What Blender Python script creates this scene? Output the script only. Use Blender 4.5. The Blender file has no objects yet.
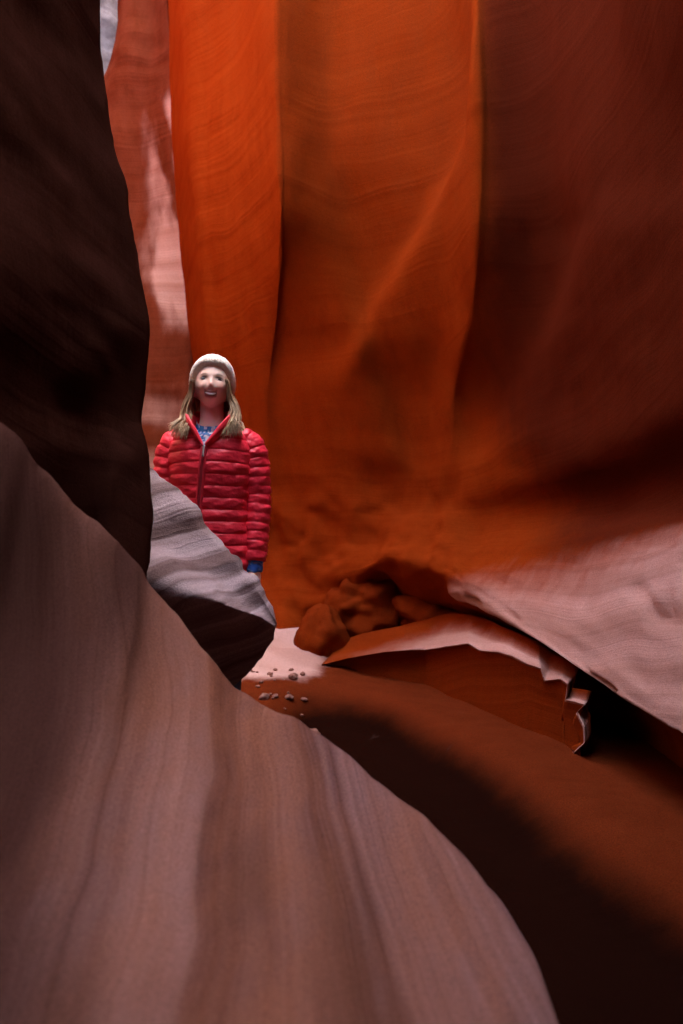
import bpy, bmesh, math, random
import numpy as np
from mathutils import Vector

# ---------------------------------------------------------------- camera, sky, sun, exposure
SC = bpy.context.scene
COL = SC.collection
CZ = 1.05                     # camera height above the sand
F = 800.0                     # focal length in pixels of the 683 x 1024 frame

cam_d = bpy.data.cameras.new('camera')
cam = bpy.data.objects.new('camera', cam_d)
COL.objects.link(cam)
cam.location = (0, 0, CZ)
cam.rotation_euler = (math.radians(90), 0, 0)
cam_d.sensor_fit = 'VERTICAL'
cam_d.sensor_height = 36
cam_d.lens = 36 * F / 1024
cam_d.clip_start = 0.05
cam_d.clip_end = 500
cam_d.dof.use_dof = True
cam_d.dof.focus_distance = 3.35
cam_d.dof.aperture_fstop = 2.4
SC.camera = cam

SUN_EL, SUN_AZ = 66, 86       # azimuth from +Y towards +X: the sun stands over the right-hand wall
world = bpy.data.worlds.new('World')
SC.world = world
world.use_nodes = True
wn = world.node_tree.nodes
sky = wn.new('ShaderNodeTexSky')
sky.sky_type = 'NISHITA'
sky.sun_disc = False
sky.sun_elevation = math.radians(SUN_EL)
sky.sun_rotation = math.radians(SUN_AZ)
sky.air_density = 0.8
sky.dust_density = 4.0
sky.ozone_density = 0.4
bg = wn['Background']
bg.inputs['Strength'].default_value = 0.15
world.node_tree.links.new(sky.outputs[0], bg.inputs['Color'])

sun_d = bpy.data.lights.new('sun', 'SUN')
sun_d.energy = 2.0
sun_d.angle = math.radians(0.5)
sun_d.color = (1.0, 0.95, 0.87)
sun = bpy.data.objects.new('sun', sun_d)
COL.objects.link(sun)
el, az = math.radians(SUN_EL), math.radians(SUN_AZ)
sdir = Vector((math.sin(az) * math.cos(el), math.cos(az) * math.cos(el), math.sin(el)))
sun.rotation_euler = sdir.to_track_quat('Z', 'Y').to_euler()

SC.view_settings.view_transform = 'Standard'
SC.view_settings.look = 'None'
SC.view_settings.exposure = 4.75
SC.view_settings.gamma = 1
SC.view_settings.use_curve_mapping = False
SC.cycles.use_denoising = True
SC.cycles.denoiser = 'OPENIMAGEDENOISE'
SC.cycles.denoising_input_passes = 'RGB_ALBEDO_NORMAL'
SC.cycles.denoising_prefilter = 'ACCURATE'
SC.cycles.max_bounces = 12
SC.cycles.diffuse_bounces = 10
SC.cycles.sample_clamp_indirect = 8
SC.cycles.caustics_reflective = False
SC.cycles.caustics_refractive = False

# ---------------------------------------------------------------- helpers
def P(px, py, d):
    """world point seen at a photo position, at its own distance in front of the viewer"""
    return ((px - 341.5) / F * d, d, CZ - (py - 512) / F * d)

def vnoise(p, seed=0):
    """vectorised 3D gradient-free value noise, -1..1"""
    p = np.asarray(p, np.float64)
    i = np.floor(p).astype(np.int64)
    f = p - i
    f = f * f * f * (f * (f * 6 - 15) + 10)
    def h(ix, iy, iz):
        n = (ix * 374761393 + iy * 668265263 + iz * 2147483647 + seed * 974711) & 0xFFFFFFFF
        n = ((n ^ (n >> 13)) * 1274126177) & 0xFFFFFFFF
        n = ((n ^ (n >> 16)) * 2246822519) & 0xFFFFFFFF
        return ((n ^ (n >> 15)) & 0xFFFF) / 32767.5 - 1.0
    x, y, z = i[..., 0], i[..., 1], i[..., 2]
    fx, fy, fz = f[..., 0], f[..., 1], f[..., 2]
    def L(a, b, t): return a + (b - a) * t
    return L(L(L(h(x, y, z), h(x+1, y, z), fx), L(h(x, y+1, z), h(x+1, y+1, z), fx), fy),
             L(L(h(x, y, z+1), h(x+1, y, z+1), fx), L(h(x, y+1, z+1), h(x+1, y+1, z+1), fx), fy), fz)

def fbm(p, octv=4, seed=0, gain=0.5):
    s, a, t = 0, 1.0, 0.0
    p = np.asarray(p, np.float64)
    for k in range(octv):
        s = s + a * vnoise(p * (2.03 ** k) + 17.3 * k, seed + k)
        t += a
        a *= gain
    return s / t

def cr_axis(a, n, axis):
    """Catmull-Rom resampling of a control array along one axis, n samples per span"""
    a = np.moveaxis(np.asarray(a, float), axis, 0)
    e = np.concatenate([2 * a[:1] - a[1:2], a, 2 * a[-1:] - a[-2:-1]])
    out = []
    for k in range(len(a) - 1):
        p0, p1, p2, p3 = e[k], e[k+1], e[k+2], e[k+3]
        nk = n[k] if hasattr(n, '__len__') else n
        for t in np.arange(nk) / nk:
            m1, m2 = (p2 - p0) * 0.42, (p3 - p1) * 0.42
            out.append((2*t**3 - 3*t**2 + 1) * p1 + (t**3 - 2*t**2 + t) * m1 + (-2*t**3 + 3*t**2) * p2 + (t**3 - t**2) * m2)
    out.append(a[-1])
    return np.moveaxis(np.array(out), 0, axis)

def grid_normals(g):
    du = np.gradient(g, axis=0)
    dv = np.gradient(g, axis=1)
    n = np.cross(du, dv)
    return n / (np.linalg.norm(n, axis=-1, keepdims=True) + 1e-9)

def link_mesh(name, verts, faces, mat, parent=None, smooth=True, attrs=None):
    me = bpy.data.meshes.new(name)
    me.from_pydata([tuple(v) for v in verts], [], [tuple(int(i) for i in f) for f in faces])
    if attrs:
        for k, vals in attrs.items():
            if np.ndim(vals) == 1:
                at = me.attributes.new(k, 'FLOAT', 'POINT')
                at.data.foreach_set('value', np.asarray(vals, np.float32))
            else:
                at = me.attributes.new(k, 'FLOAT_COLOR', 'POINT')
                at.data.foreach_set('color', np.asarray(vals, np.float32).ravel())
    me.materials.append(mat)
    if smooth:
        me.polygons.foreach_set('use_smooth', [True] * len(me.polygons))
    me.update()
    o = bpy.data.objects.new(name, me)
    COL.objects.link(o)
    if parent:
        o.parent = parent
    return o

def grid_faces(R, C, off=0, flip=False, wrap=False):
    r, c = np.meshgrid(np.arange(R - 1), np.arange(C if wrap else C - 1), indexing='ij')
    c2 = (c + 1) % C
    a, b, d, e = r * C + c, r * C + c2, (r + 1) * C + c2, (r + 1) * C + c
    f = np.stack([a, b, d, e], -1).reshape(-1, 4) + off
    return f[:, ::-1] if flip else f

def shell(name, g, back, mat, attrs=None, flip=False):
    """a rock mass: front grid g, back grid of the same size, closed all round"""
    R, C, _ = g.shape
    st = 6
    ri = np.unique(np.concatenate([np.arange(0, R, st), [R - 1]]))
    ci = np.unique(np.concatenate([np.arange(0, C, st), [C - 1]]))
    # keep full resolution on the rim so that the two skins share an edge line
    bk = back
    verts = np.concatenate([g.reshape(-1, 3), bk.reshape(-1, 3)])
    f1 = grid_faces(R, C, 0, flip)
    f2 = grid_faces(R, C, R * C, not flip)
    idx = np.arange(R * C).reshape(R, C)
    loop = np.concatenate([idx[0, :], idx[1:, -1], idx[-1, -2::-1], idx[-2:0:-1, 0]])
    nx = np.roll(loop, -1)
    f3 = np.stack([loop, nx, nx + R * C, loop + R * C], -1)
    if not flip:
        f3 = f3[:, ::-1]
    faces = np.concatenate([f1, f2, f3])
    at = {k: np.concatenate([v.ravel(), v.ravel()]) for k, v in (attrs or {}).items()}
    return link_mesh(name, verts, faces, mat, attrs=at)

def tag(o, label, cat, group=None):
    o['label'] = label
    o['kind'] = 'thing'
    o['category'] = cat
    if group:
        o['group'] = group
    return o

# ---------------------------------------------------------------- materials
def nodes_of(name, rough=0.9):
    m = bpy.data.materials.new(name)
    m.use_nodes = True
    nt = m.node_tree
    b = nt.nodes['Principled BSDF']
    b.inputs['Roughness'].default_value = rough
    b.inputs['Specular IOR Level'].default_value = 0.2
    return m, nt, b

def rock(name, c1, c2, c3, band_dir, band_scale, warp=0.25, warp_scale=0.8, band_amt=0.6, stretch=(1, 1, 1),
         bump=0.25, pale=None, shade_stain=None, streak_scale=7.0, sharp=0.18, ragged=0.9, streak_amt=0.55):
    """sandstone: strata along band_dir, streaks stretched along the wall, mottling, fine grain"""
    m, nt, b = nodes_of(name, 1.0)
    b.inputs['Specular IOR Level'].default_value = 0.0
    N, Lk = nt.nodes, nt.links
    tc = N.new('ShaderNodeTexCoord')
    wn_ = N.new('ShaderNodeTexNoise'); wn_.inputs['Scale'].default_value = warp_scale; wn_.inputs['Detail'].default_value = 3
    Lk.new(tc.outputs['Object'], wn_.inputs['Vector'])
    sub = N.new('ShaderNodeVectorMath'); sub.operation = 'SUBTRACT'; sub.inputs[1].default_value = (0.5, 0.5, 0.5)
    Lk.new(wn_.outputs['Color'], sub.inputs[0])
    mad = N.new('ShaderNodeVectorMath'); mad.operation = 'MULTIPLY_ADD'; mad.inputs[1].default_value = (warp,) * 3
    Lk.new(sub.outputs[0], mad.inputs[0]); Lk.new(tc.outputs['Object'], mad.inputs[2])
    dot = N.new('ShaderNodeVectorMath'); dot.operation = 'DOT_PRODUCT'
    dot.inputs[1].default_value = tuple(Vector(band_dir).normalized())
    Lk.new(mad.outputs[0], dot.inputs[0])
    bn = N.new('ShaderNodeTexNoise'); bn.noise_dimensions = '1D'
    bn.inputs['Scale'].default_value = band_scale; bn.inputs['Detail'].default_value = 5; bn.inputs['Roughness'].default_value = 0.62
    Lk.new(dot.outputs['Value'], bn.inputs['W'])
    rp = N.new('ShaderNodeMapRange'); rp.inputs['From Min'].default_value = 0.5 - sharp; rp.inputs['From Max'].default_value = 0.5 + sharp
    Lk.new(bn.outputs['Fac'], rp.inputs['Value'])
    # streaks
    mp = N.new('ShaderNodeMapping'); mp.inputs['Scale'].default_value = stretch
    Lk.new(mad.outputs[0], mp.inputs['Vector'])
    sn = N.new('ShaderNodeTexNoise'); sn.inputs['Scale'].default_value = streak_scale; sn.inputs['Detail'].default_value = 6; sn.inputs['Roughness'].default_value = 0.6
    Lk.new(mp.outputs[0], sn.inputs['Vector'])
    sr = N.new('ShaderNodeMapRange'); sr.inputs['From Min'].default_value = 0.35; sr.inputs['From Max'].default_value = 0.65
    Lk.new(sn.outputs['Fac'], sr.inputs['Value'])
    mx = N.new('ShaderNodeMix'); mx.data_type = 'RGBA'
    mx.inputs[6].default_value = (*c1, 1); mx.inputs[7].default_value = (*c2, 1)
    mm = N.new('ShaderNodeMath'); mm.operation = 'MULTIPLY'; mm.inputs[1].default_value = band_amt
    Lk.new(rp.outputs[0], mm.inputs[0]); Lk.new(mm.outputs[0], mx.inputs[0])
    mx2 = N.new('ShaderNodeMix'); mx2.data_type = 'RGBA'; mx2.inputs[7].default_value = (*c3, 1)
    m2 = N.new('ShaderNodeMath'); m2.operation = 'MULTIPLY'; m2.inputs[1].default_value = streak_amt
    Lk.new(sr.outputs[0], m2.inputs[0]); Lk.new(m2.outputs[0], mx2.inputs[0]); Lk.new(mx.outputs[2], mx2.inputs[6])
    last = mx2.outputs[2]
    if shade_stain:  # mask that darkens the rock: shade and stain put into the colour
        va = N.new('ShaderNodeAttribute'); va.attribute_name = 'shade_stain'
        vs = N.new('ShaderNodeMath'); vs.operation = 'SUBTRACT'; vs.inputs[1].default_value = 0.5
        Lk.new(sn.outputs['Fac'], vs.inputs[0])
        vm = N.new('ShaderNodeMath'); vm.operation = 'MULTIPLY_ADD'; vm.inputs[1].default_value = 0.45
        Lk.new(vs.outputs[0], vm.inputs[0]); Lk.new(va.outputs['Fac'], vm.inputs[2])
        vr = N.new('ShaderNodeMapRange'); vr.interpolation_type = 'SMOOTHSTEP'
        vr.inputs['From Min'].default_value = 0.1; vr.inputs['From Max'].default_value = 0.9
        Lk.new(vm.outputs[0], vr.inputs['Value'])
        vx = N.new('ShaderNodeMix'); vx.data_type = 'RGBA'; vx.inputs[7].default_value = (*shade_stain, 1)
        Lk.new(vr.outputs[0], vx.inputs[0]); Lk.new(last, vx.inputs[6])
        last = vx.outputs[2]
    if pale:
        at = N.new('ShaderNodeAttribute'); at.attribute_name = 'pale'
        add = N.new('ShaderNodeMath'); add.operation = 'MULTIPLY_ADD'
        s2 = N.new('ShaderNodeMath'); s2.operation = 'SUBTRACT'; s2.inputs[1].default_value = 0.5
        Lk.new(sn.outputs['Fac'], s2.inputs[0])
        Lk.new(s2.outputs[0], add.inputs[0]); add.inputs[1].default_value = ragged
        Lk.new(at.outputs['Fac'], add.inputs[2])
        ss = N.new('ShaderNodeMapRange'); ss.interpolation_type = 'SMOOTHSTEP'
        ss.inputs['From Min'].default_value = 0.15; ss.inputs['From Max'].default_value = 0.85
        Lk.new(add.outputs[0], ss.inputs['Value'])
        pm = N.new('ShaderNodeMix'); pm.data_type = 'RGBA'
        pm.inputs[6].default_value = (*pale[0], 1); pm.inputs[7].default_value = (*pale[1], 1)
        Lk.new(rp.outputs[0], pm.inputs[0])
        px = N.new('ShaderNodeMix'); px.data_type = 'RGBA'
        Lk.new(ss.outputs[0], px.inputs[0]); Lk.new(last, px.inputs[6]); Lk.new(pm.outputs[2], px.inputs[7])
        last = px.outputs[2]
    # fine grain
    gn = N.new('ShaderNodeTexNoise'); gn.inputs['Scale'].default_value = 230; gn.inputs['Detail'].default_value = 3
    Lk.new(tc.outputs['Object'], gn.inputs['Vector'])
    gr = N.new('ShaderNodeMapRange'); gr.inputs['From Min'].default_value = 0.3; gr.inputs['From Max'].default_value = 0.7
    gr.inputs['To Min'].default_value = 0.74; gr.inputs['To Max'].default_value = 1.2
    Lk.new(gn.outputs['Fac'], gr.inputs['Value'])
    mg = N.new('ShaderNodeMix'); mg.data_type = 'RGBA'; mg.blend_type = 'MULTIPLY'; mg.inputs[0].default_value = 1
    Lk.new(last, mg.inputs[6]); Lk.new(gr.outputs[0], mg.inputs[7])
    Lk.new(mg.outputs[2], b.inputs['Base Color'])
    # relief: strata + streaks + grain
    h1 = N.new('ShaderNodeMath'); h1.operation = 'MULTIPLY_ADD'; h1.inputs[1].default_value = 0.5
    Lk.new(sn.outputs['Fac'], h1.inputs[0]); Lk.new(bn.outputs['Fac'], h1.inputs[2])
    h2 = N.new('ShaderNodeMath'); h2.operation = 'MULTIPLY_ADD'; h2.inputs[1].default_value = 0.09
    Lk.new(gn.outputs['Fac'], h2.inputs[0]); Lk.new(h1.outputs[0], h2.inputs[2])
    bp = N.new('ShaderNodeBump'); bp.inputs['Strength'].default_value = bump; bp.inputs['Distance'].default_value = 0.04
    Lk.new(h2.outputs[0], bp.inputs['Height'])
    Lk.new(bp.outputs[0], b.inputs['Normal'])
    return m

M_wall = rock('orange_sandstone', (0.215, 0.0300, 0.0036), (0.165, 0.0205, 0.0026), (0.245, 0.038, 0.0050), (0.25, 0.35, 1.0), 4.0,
              warp=0.6, warp_scale=0.45, band_amt=0.65, sharp=0.13, stretch=(1.3, 1.3, 0.45), bump=0.28, shade_stain=(0.078, 0.0118, 0.0040), ragged=0.3,
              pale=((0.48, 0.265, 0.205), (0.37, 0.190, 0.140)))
M_far = rock('banded_sandstone', (0.115, 0.024, 0.009), (0.085, 0.016, 0.006), (0.15, 0.036, 0.016), (0.1, 0.25, 1.0), 5.5,
             warp=0.35, warp_scale=0.6, band_amt=0.8, stretch=(1, 1, 0.5), bump=0.3, ragged=0.35, pale=((0.46, 0.28, 0.215), (0.34, 0.18, 0.13)))
M_fin = rock('shade_dark_sandstone', (0.028, 0.0088, 0.0065), (0.020, 0.0062, 0.0045), (0.035, 0.012, 0.009), (0.3, 0.2, 1.0), 3.0,
             warp=0.4, band_amt=0.6, stretch=(1, 1, 0.4), bump=0.25)  # base colour darkened to carry the overhang's deep shade
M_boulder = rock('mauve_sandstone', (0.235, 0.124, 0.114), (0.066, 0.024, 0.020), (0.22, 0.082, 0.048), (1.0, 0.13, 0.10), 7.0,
                 warp=0.2, warp_scale=0.9, band_amt=1.0, stretch=(2.2, 0.6, 0.7), bump=0.5, streak_scale=2.2, sharp=0.13, streak_amt=0.75, shade_stain=(0.046, 0.019, 0.016))
M_spur = rock('grey_lavender_sandstone', (0.31, 0.232, 0.245), (0.105, 0.062, 0.058), (0.28, 0.205, 0.21), (-0.42, 0.1, 1.0), 11.0,
              warp=0.12, warp_scale=2.4, band_amt=0.95, streak_amt=0.2, stretch=(0.8, 1.0, 2.2), bump=0.5, sharp=0.12)
M_shelf = rock('pink_sandstone', (0.52, 0.34, 0.28), (0.42, 0.25, 0.19), (0.56, 0.38, 0.32), (0.1, 0.2, 1.0), 14.0,
               warp=0.15, band_amt=0.6, bump=0.3)
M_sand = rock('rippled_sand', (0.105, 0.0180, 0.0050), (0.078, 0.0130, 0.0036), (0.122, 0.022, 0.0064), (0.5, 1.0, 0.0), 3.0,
              warp=0.5, warp_scale=0.9, band_amt=0.5, stretch=(1, 1, 1), bump=0.3, shade_stain=(0.011, 0.0030, 0.0017), pale=((0.52, 0.33, 0.275), (0.42, 0.24, 0.19)))

# ---------------------------------------------------------------- the ground: one sheet of sand
def smooth01(x):
    x = np.clip(x, 0, 1)
    return x * x * (3 - 2 * x)

def shadow_gully(x, y):
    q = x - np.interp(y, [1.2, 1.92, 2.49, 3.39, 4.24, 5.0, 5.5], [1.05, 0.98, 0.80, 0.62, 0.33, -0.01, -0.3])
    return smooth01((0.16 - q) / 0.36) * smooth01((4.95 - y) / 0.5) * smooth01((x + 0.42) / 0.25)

def floor_z(x, y):
    p = np.stack([x, y, 0 * x], -1)
    z = 0.035 * fbm(p * 0.9, 3, 5) + 0.014 * fbm(p * np.array([3.0, 5.0, 1]), 4, 9, 0.6)
    # the sand rises towards the chamber on the left at the back, in low wind-cut steps
    t = smooth01((y - 4.35 + 0.25 * x) / 2.0) * smooth01((0.35 - x) / 0.9)
    st = t * 0.34 + 0.018 * np.sin(t * 26 + 2 * fbm(p * 1.4, 2, 3)) * smooth01(t * 4)
    z = z + st
    # added, shadow-shaped gully between the foreground rock and the sand bank on the right
    z = z - 0.17 * shadow_gully(x, y)
    return z

def sandf():
    def axis(lo, hi, step, far):
        a = np.arange(lo, hi + 1e-6, step)
        ext = np.array([0.15, 0.4, 1, 3, 8, 25, far])
        return np.concatenate([lo - ext[::-1], a, hi + ext])
    xs, ys = axis(-3.2, 2.4, 0.035, 80), axis(-1.5, 8.6, 0.04, 80)
    y, x = np.meshgrid(ys, xs, indexing='ij')
    z = floor_z(np.clip(x, -4, 4), np.clip(y, -3, 10))
    g = np.stack([x, y, z], -1)
    pl = smooth01((y - 4.72) / 0.35) * smooth01((0.02 - x + 0.06 * fbm(np.stack([x * 3, y * 3, 0 * x], -1), 3, 12)) / 0.28)  # lit patch of sand at the back, painted in a pale colour
    o = link_mesh('canyon_floor', g.reshape(-1, 3), grid_faces(*x.shape), M_sand, attrs={'pale': pl.ravel(), 'shade_stain': np.clip(shadow_gully(x - 0.02, y) * 1.1, 0, 1).ravel()})  # gully mask also paints the dark floor shadow into the sand colour
    o['kind'] = 'structure'
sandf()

# ---------------------------------------------------------------- the big folded wall (orange buttress, dark wall, ledge)
ROWS = [-1500, -800, -350, -60, 100, 220, 320, 400, 460, 505]
NR = len(ROWS)
def colw(px, d, foot):
    """one column of the wall: px/d given at ROWS (numbers or lists), then the foot points [(px,py,d)...]"""
    pts = []
    for k, py in enumerate(ROWS):
        a = px if not hasattr(px, '__len__') else np.interp(py, [-1500, -60, 100, 220, 320, 400, 505], px)
        b = d if not hasattr(d, '__len__') else np.interp(py, [-1500, -350, -60, 220, 320, 400, 505], d)
        pts.append(P(a, py, b))
    pts += [P(*f) for f in foot]
    return pts

def wcol(x, y, zs, tilt=(0, 0)):
    return [(x + tilt[0] * max(z - 2, 0), y + tilt[1] * max(z - 2, 0), z) for z in zs]

wall_cols = [
    colw([150, 160, 164, 170, 180, 190, 195], [7.9] * 7, [(195, 540, 7.9), (195, 575, 7.9), (195, 600, 7.8), (195, 625, 7.7), (195, 660, 7.7), (195, 690, 7.7)]),
    colw([168, 176, 183, 190, 199, 206, 208], [6.5, 6.4, 6.3, 6.3, 6.3, 6.4, 6.5], [(208, 540, 6.5), (208, 575, 6.5), (208, 600, 6.4), (208, 625, 6.35), (208, 660, 6.3), (208, 690, 6.3)]),
    colw([200, 206, 210, 214, 220, 226, 228], [6.0, 6.0, 6.0, 6.0, 6.05, 6.2, 6.3], [(228, 540, 6.3), (228, 575, 6.25), (228, 600, 6.2), (228, 625, 6.15), (228, 660, 6.1), (228, 690, 6.1)]),
    colw([238, 242, 244, 246, 246, 246, 250], [5.75, 5.7, 5.7, 5.7, 5.85, 6.0, 6.15], [(252, 540, 6.2), (254, 575, 6.15), (256, 600, 6.0), (257, 625, 5.9), (257, 660, 5.8), (257, 690, 5.8)]),
    colw([268, 273, 275, 278, 273, 264, 270], [5.3, 5.2, 5.2, 5.2, 5.6, 5.85, 6.05], [(274, 540, 6.1), (278, 575, 6.0), (282, 600, 5.85), (284, 625, 5.7), (286, 660, 5.6), (286, 690, 5.6)]),
    colw([280, 282, 284, 286, 284, 280, 288], [5.27, 5.17, 5.17, 5.18, 5.58, 5.82, 5.98], [(294, 540, 6.0), (300, 575, 5.9), (305, 600, 5.8), (308, 625, 5.85), (310, 660, 5.8), (310, 690, 5.8)]),
    colw([325, 328, 330, 332, 332, 330, 333], [5.35, 5.27, 5.27, 5.27, 5.36, 5.56, 5.74], [(335, 540, 5.75), (338, 575, 5.6), (342, 600, 5.6), (345, 625, 5.7), (348, 655, 6.3), (348, 690, 6.4)]),
    colw([385, 388, 390, 388, 384, 380, 384], [5.0, 5.05, 5.06, 5.08, 5.2, 5.42, 5.6], [(388, 540, 5.4), (388, 558, 5.25), (386, 580, 5.5), (388, 612, 5.8), (390, 640, 6.3), (390, 690, 6.4)]),
    colw([440, 442, 446, 444, 436, 425, 425], [4.55, 4.7, 4.75, 4.8, 5.0, 5.3, 5.4], [(425, 535, 5.2), (424, 568, 5.0), (425, 590, 5.2), (428, 610, 5.7), (430, 632, 6.2), (430, 690, 6.3)]),
    colw([468, 468, 478, 474, 464, 448, 450], [3.9, 4.2, 4.3, 4.4, 4.7, 5.1, 5.25], [(452, 535, 5.0), (454, 580, 4.7), (456, 602, 4.85), (458, 615, 5.5), (460, 640, 5.9), (460, 690, 5.9)]),
    colw([484, 486, 492, 490, 484, 474, 474], [3.8, 4.1, 4.22, 4.34, 4.62, 4.98, 5.1], [(476, 535, 4.85), (480, 592, 4.45), (481, 612, 4.6), (484, 625, 5.5), (486, 645, 5.9), (486, 690, 5.9)]),
    colw([545, 548, 550, 550, 548, 544, 540], [3.6, 3.9, 4.0, 4.15, 4.3, 4.45, 4.55], [(540, 540, 4.3), (540, 628, 3.85), (541, 644, 3.9), (545, 656, 5.1), (546, 672, 5.4), (546, 720, 5.4)]),
    colw([618, 620, 620, 620, 620, 618, 615], [3.2, 3.4, 3.5, 3.6, 3.7, 3.8, 3.85], [(612, 548, 3.6), (608, 672, 3.2), (608, 688, 3.25), (616, 706, 3.75), (618, 735, 3.85), (618, 790, 3.9)]),
    colw([700, 700, 700, 700, 700, 700, 696], [2.75, 2.9, 3.0, 3.1, 3.15, 3.2, 3.25], [(692, 548, 3.05), (692, 721, 2.62), (692, 740, 2.66), (702, 765, 2.95), (704, 800, 3.05), (704, 870, 3.1)]),
    colw([820, 820, 820, 820, 820, 820, 818], [2.2, 2.35, 2.45, 2.5, 2.55, 2.6, 2.62], [(815, 560, 2.5), (815, 795, 2.1), (815, 815, 2.12), (830, 850, 2.6), (832, 900, 2.65), (832, 960, 2.65)]),
    colw([1150, 1150, 1150, 1150, 1150, 1150, 1150], [1.45, 1.5, 1.55, 1.6, 1.6, 1.6, 1.6], [(1150, 600, 1.5), (1140, 960, 1.3), (1140, 990, 1.3), (1170, 1050, 1.6), (1170, 1150, 1.6), (1170, 1250, 1.6)]),
]
zs = [p[2] for p in wall_cols[-1]]
wall_cols.append([(min(1.9, 1.5 + 0.0 * z), 0.3, z) for z in zs])
zs2 = list(np.linspace(6.5, 1.2, NR)) + list(np.linspace(1.0, -0.3, 6))
wall_cols.append([(1.5, -0.9, z) for z in zs2])
wall_cols.append([(0.5 , -1.7, z) for z in zs2])
wall_cols.append([(-0.8, -2.0, z) for z in zs2])
W = np.array(wall_cols).transpose(1, 0, 2)          # rows, cols, xyz
# unseen rims shaped for the light: low by the side chamber, high further on, then a lip added to shade the viewer's end, with a slot of sky
shade_lips = {13: (1.0, 2.6, 3.3), 14: (0.70, 2.2, 2.75), 15: (0.35, 1.25, 2.6), 16: (0.05, 0.3, 2.6), 17: (-0.8, -0.2, 2.6), 18: (-0.9, -0.3, 2.6), 19: (-1.0, -0.6, 2.6)}
for c in range(W.shape[1]):
    if c <= 12:
        top = 6.0 if c <= 3 else 8.8
        z0 = W[3, c, 2]
        W[:3, c, 2] = z0 + (top - z0) * np.array([1.0, 0.55, 0.2])
        if 7 <= c <= 12:
            W[:3, c, 1] -= np.array([1.5, 0.8, 0.25]) * min(1, (c - 6) / 3)
        if c == 12:
            W[:3, c, 0] -= np.array([0.35, 0.25, 0.1])
    else:
        lx, ly, lz = shade_lips[c]
        if c >= 16:
            W[4, c, 2] = 2.0
            W[5:10, c, 2] = np.linspace(1.8, 1.1, 5)
        W[3, c] = (lx * 0.75 + W[4, c, 0] * 0.25, ly * 0.75 + W[4, c, 1] * 0.25, lz)
        W[2, c] = (lx, ly, lz + 0.4)
        W[1, c] = (lx - 0.05, ly, lz + 1.6)
        W[0, c] = (lx, ly, 7.5)
        if c >= 17:
            W[1, c] = (-1.4, ly, 3.7); W[0, c] = (-2.0, ly, 4.1)
span_c = [3, 7, 8, 9, 8, 12, 14, 14, 12, 10, 18, 20, 20, 14, 10, 6, 5, 5, 5]
span_r = [10, 10, 10, 14, 14, 14, 12, 10, 9, 10, 20, 8, 8, 8, 6]
G = cr_axis(cr_axis(W, span_r, 0), span_c, 1)
nrm = grid_normals(G)
# parameter fields
ru = cr_axis(np.arange(W.shape[0], dtype=float)[:, None] * np.ones((1, W.shape[1])), span_r, 0)
ru = cr_axis(ru, span_c, 1)
cu = cr_axis(cr_axis(np.ones((W.shape[0], 1)) * np.arange(W.shape[1], dtype=float)[None], span_r, 0), span_c, 1)
dia = np.stack([G[..., 0] * 1.1 + G[..., 2] * 0.42, G[..., 1] * 0.7, G[..., 2] * 0.30 - G[..., 0] * 0.2], -1)
dsp = 0.025 * fbm(dia * 1.6, 3, 27) * smooth01((cu - 4.4) / 0.6) * smooth01((8.8 - ru) / 2)
dsp += 0.075 * fbm(G * np.array([0.9, 0.9, 0.5]), 4, 21) + 0.022 * fbm(G * np.array([3.0, 3.0, 1.2]), 4, 22)
def scarp(pts, w, amp, r0, r1):
    c = np.interp(ru, [p[0] for p in pts], [p[1] for p in pts])
    d = (cu - c) / w
    m = smooth01((ru - r0) / 0.6) * smooth01((r1 - ru) / 0.6)
    return amp * m * np.tanh(d * 1.6) * np.exp(-(d / 3.0) ** 2)
dsp += scarp([(3.5, 8.9), (4.2, 8.6), (5.0, 7.6), (5.8, 6.7), (6.6, 6.3)], 0.35, 0.06, 3.2, 6.8)
dsp += scarp([(4.6, 6.0), (5.4, 6.2), (6.2, 6.6), (7.2, 7.1), (8.2, 7.5)], 0.3, -0.05, 4.4, 8.4)
dsp += scarp([(5.0, 11.6), (6.0, 11.0), (7.0, 10.5), (8.0, 10.2)], 0.4, 0.05, 4.6, 8.2)
rr_ = np.interp(cu, [9.0, 10, 11, 12, 13, 14, 15], [9.7, 9.2, 8.7, 8.2, 7.6, 7.0, 6.6])   # lip of the big scoop over the ledge
dr_ = (ru - rr_) / 0.55
dsp += -0.07 * np.tanh(dr_ * 1.5) * np.exp(-(dr_ / 2.6) ** 2) * smooth01((cu - 9.0) / 1.0)
for c0_, c1_, r0_, k_, dp in ((12.15, 13.5, 10.3, 0.22, 0.030), (12.7, 13.3, 10.18, 0.1, 0.02), (10.6, 14.2, 11.30, 0.02, 0.022), (11.6, 14.0, 10.85, 0.05, 0.014)):
    ln_ = r0_ + k_ * (cu - c0_) + 0.10 * vnoise(np.stack([cu * 5, cu * 0, cu * 0], -1), 48)
    dsp -= dp * 4.0 * np.exp(-((ru - ln_) / 0.055) ** 2) * smooth01((cu - c0_) / 0.3) * smooth01((c1_ - cu) / 0.3) * smooth01(0.6 + 1.2 * vnoise(np.stack([cu * 7, cu * 0 + r0_, cu * 0], -1), 49))
# knobbly hollows at the foot of the orange part
knob = smooth01((ru - 8.0) / 1.5) * smooth01((cu - 3.6) / 0.8) * smooth01((9.6 - cu) / 1.0)
dsp += knob * 0.10 * fbm(G * np.array([3.2, 3.2, 3.8]), 3, 33)
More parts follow.
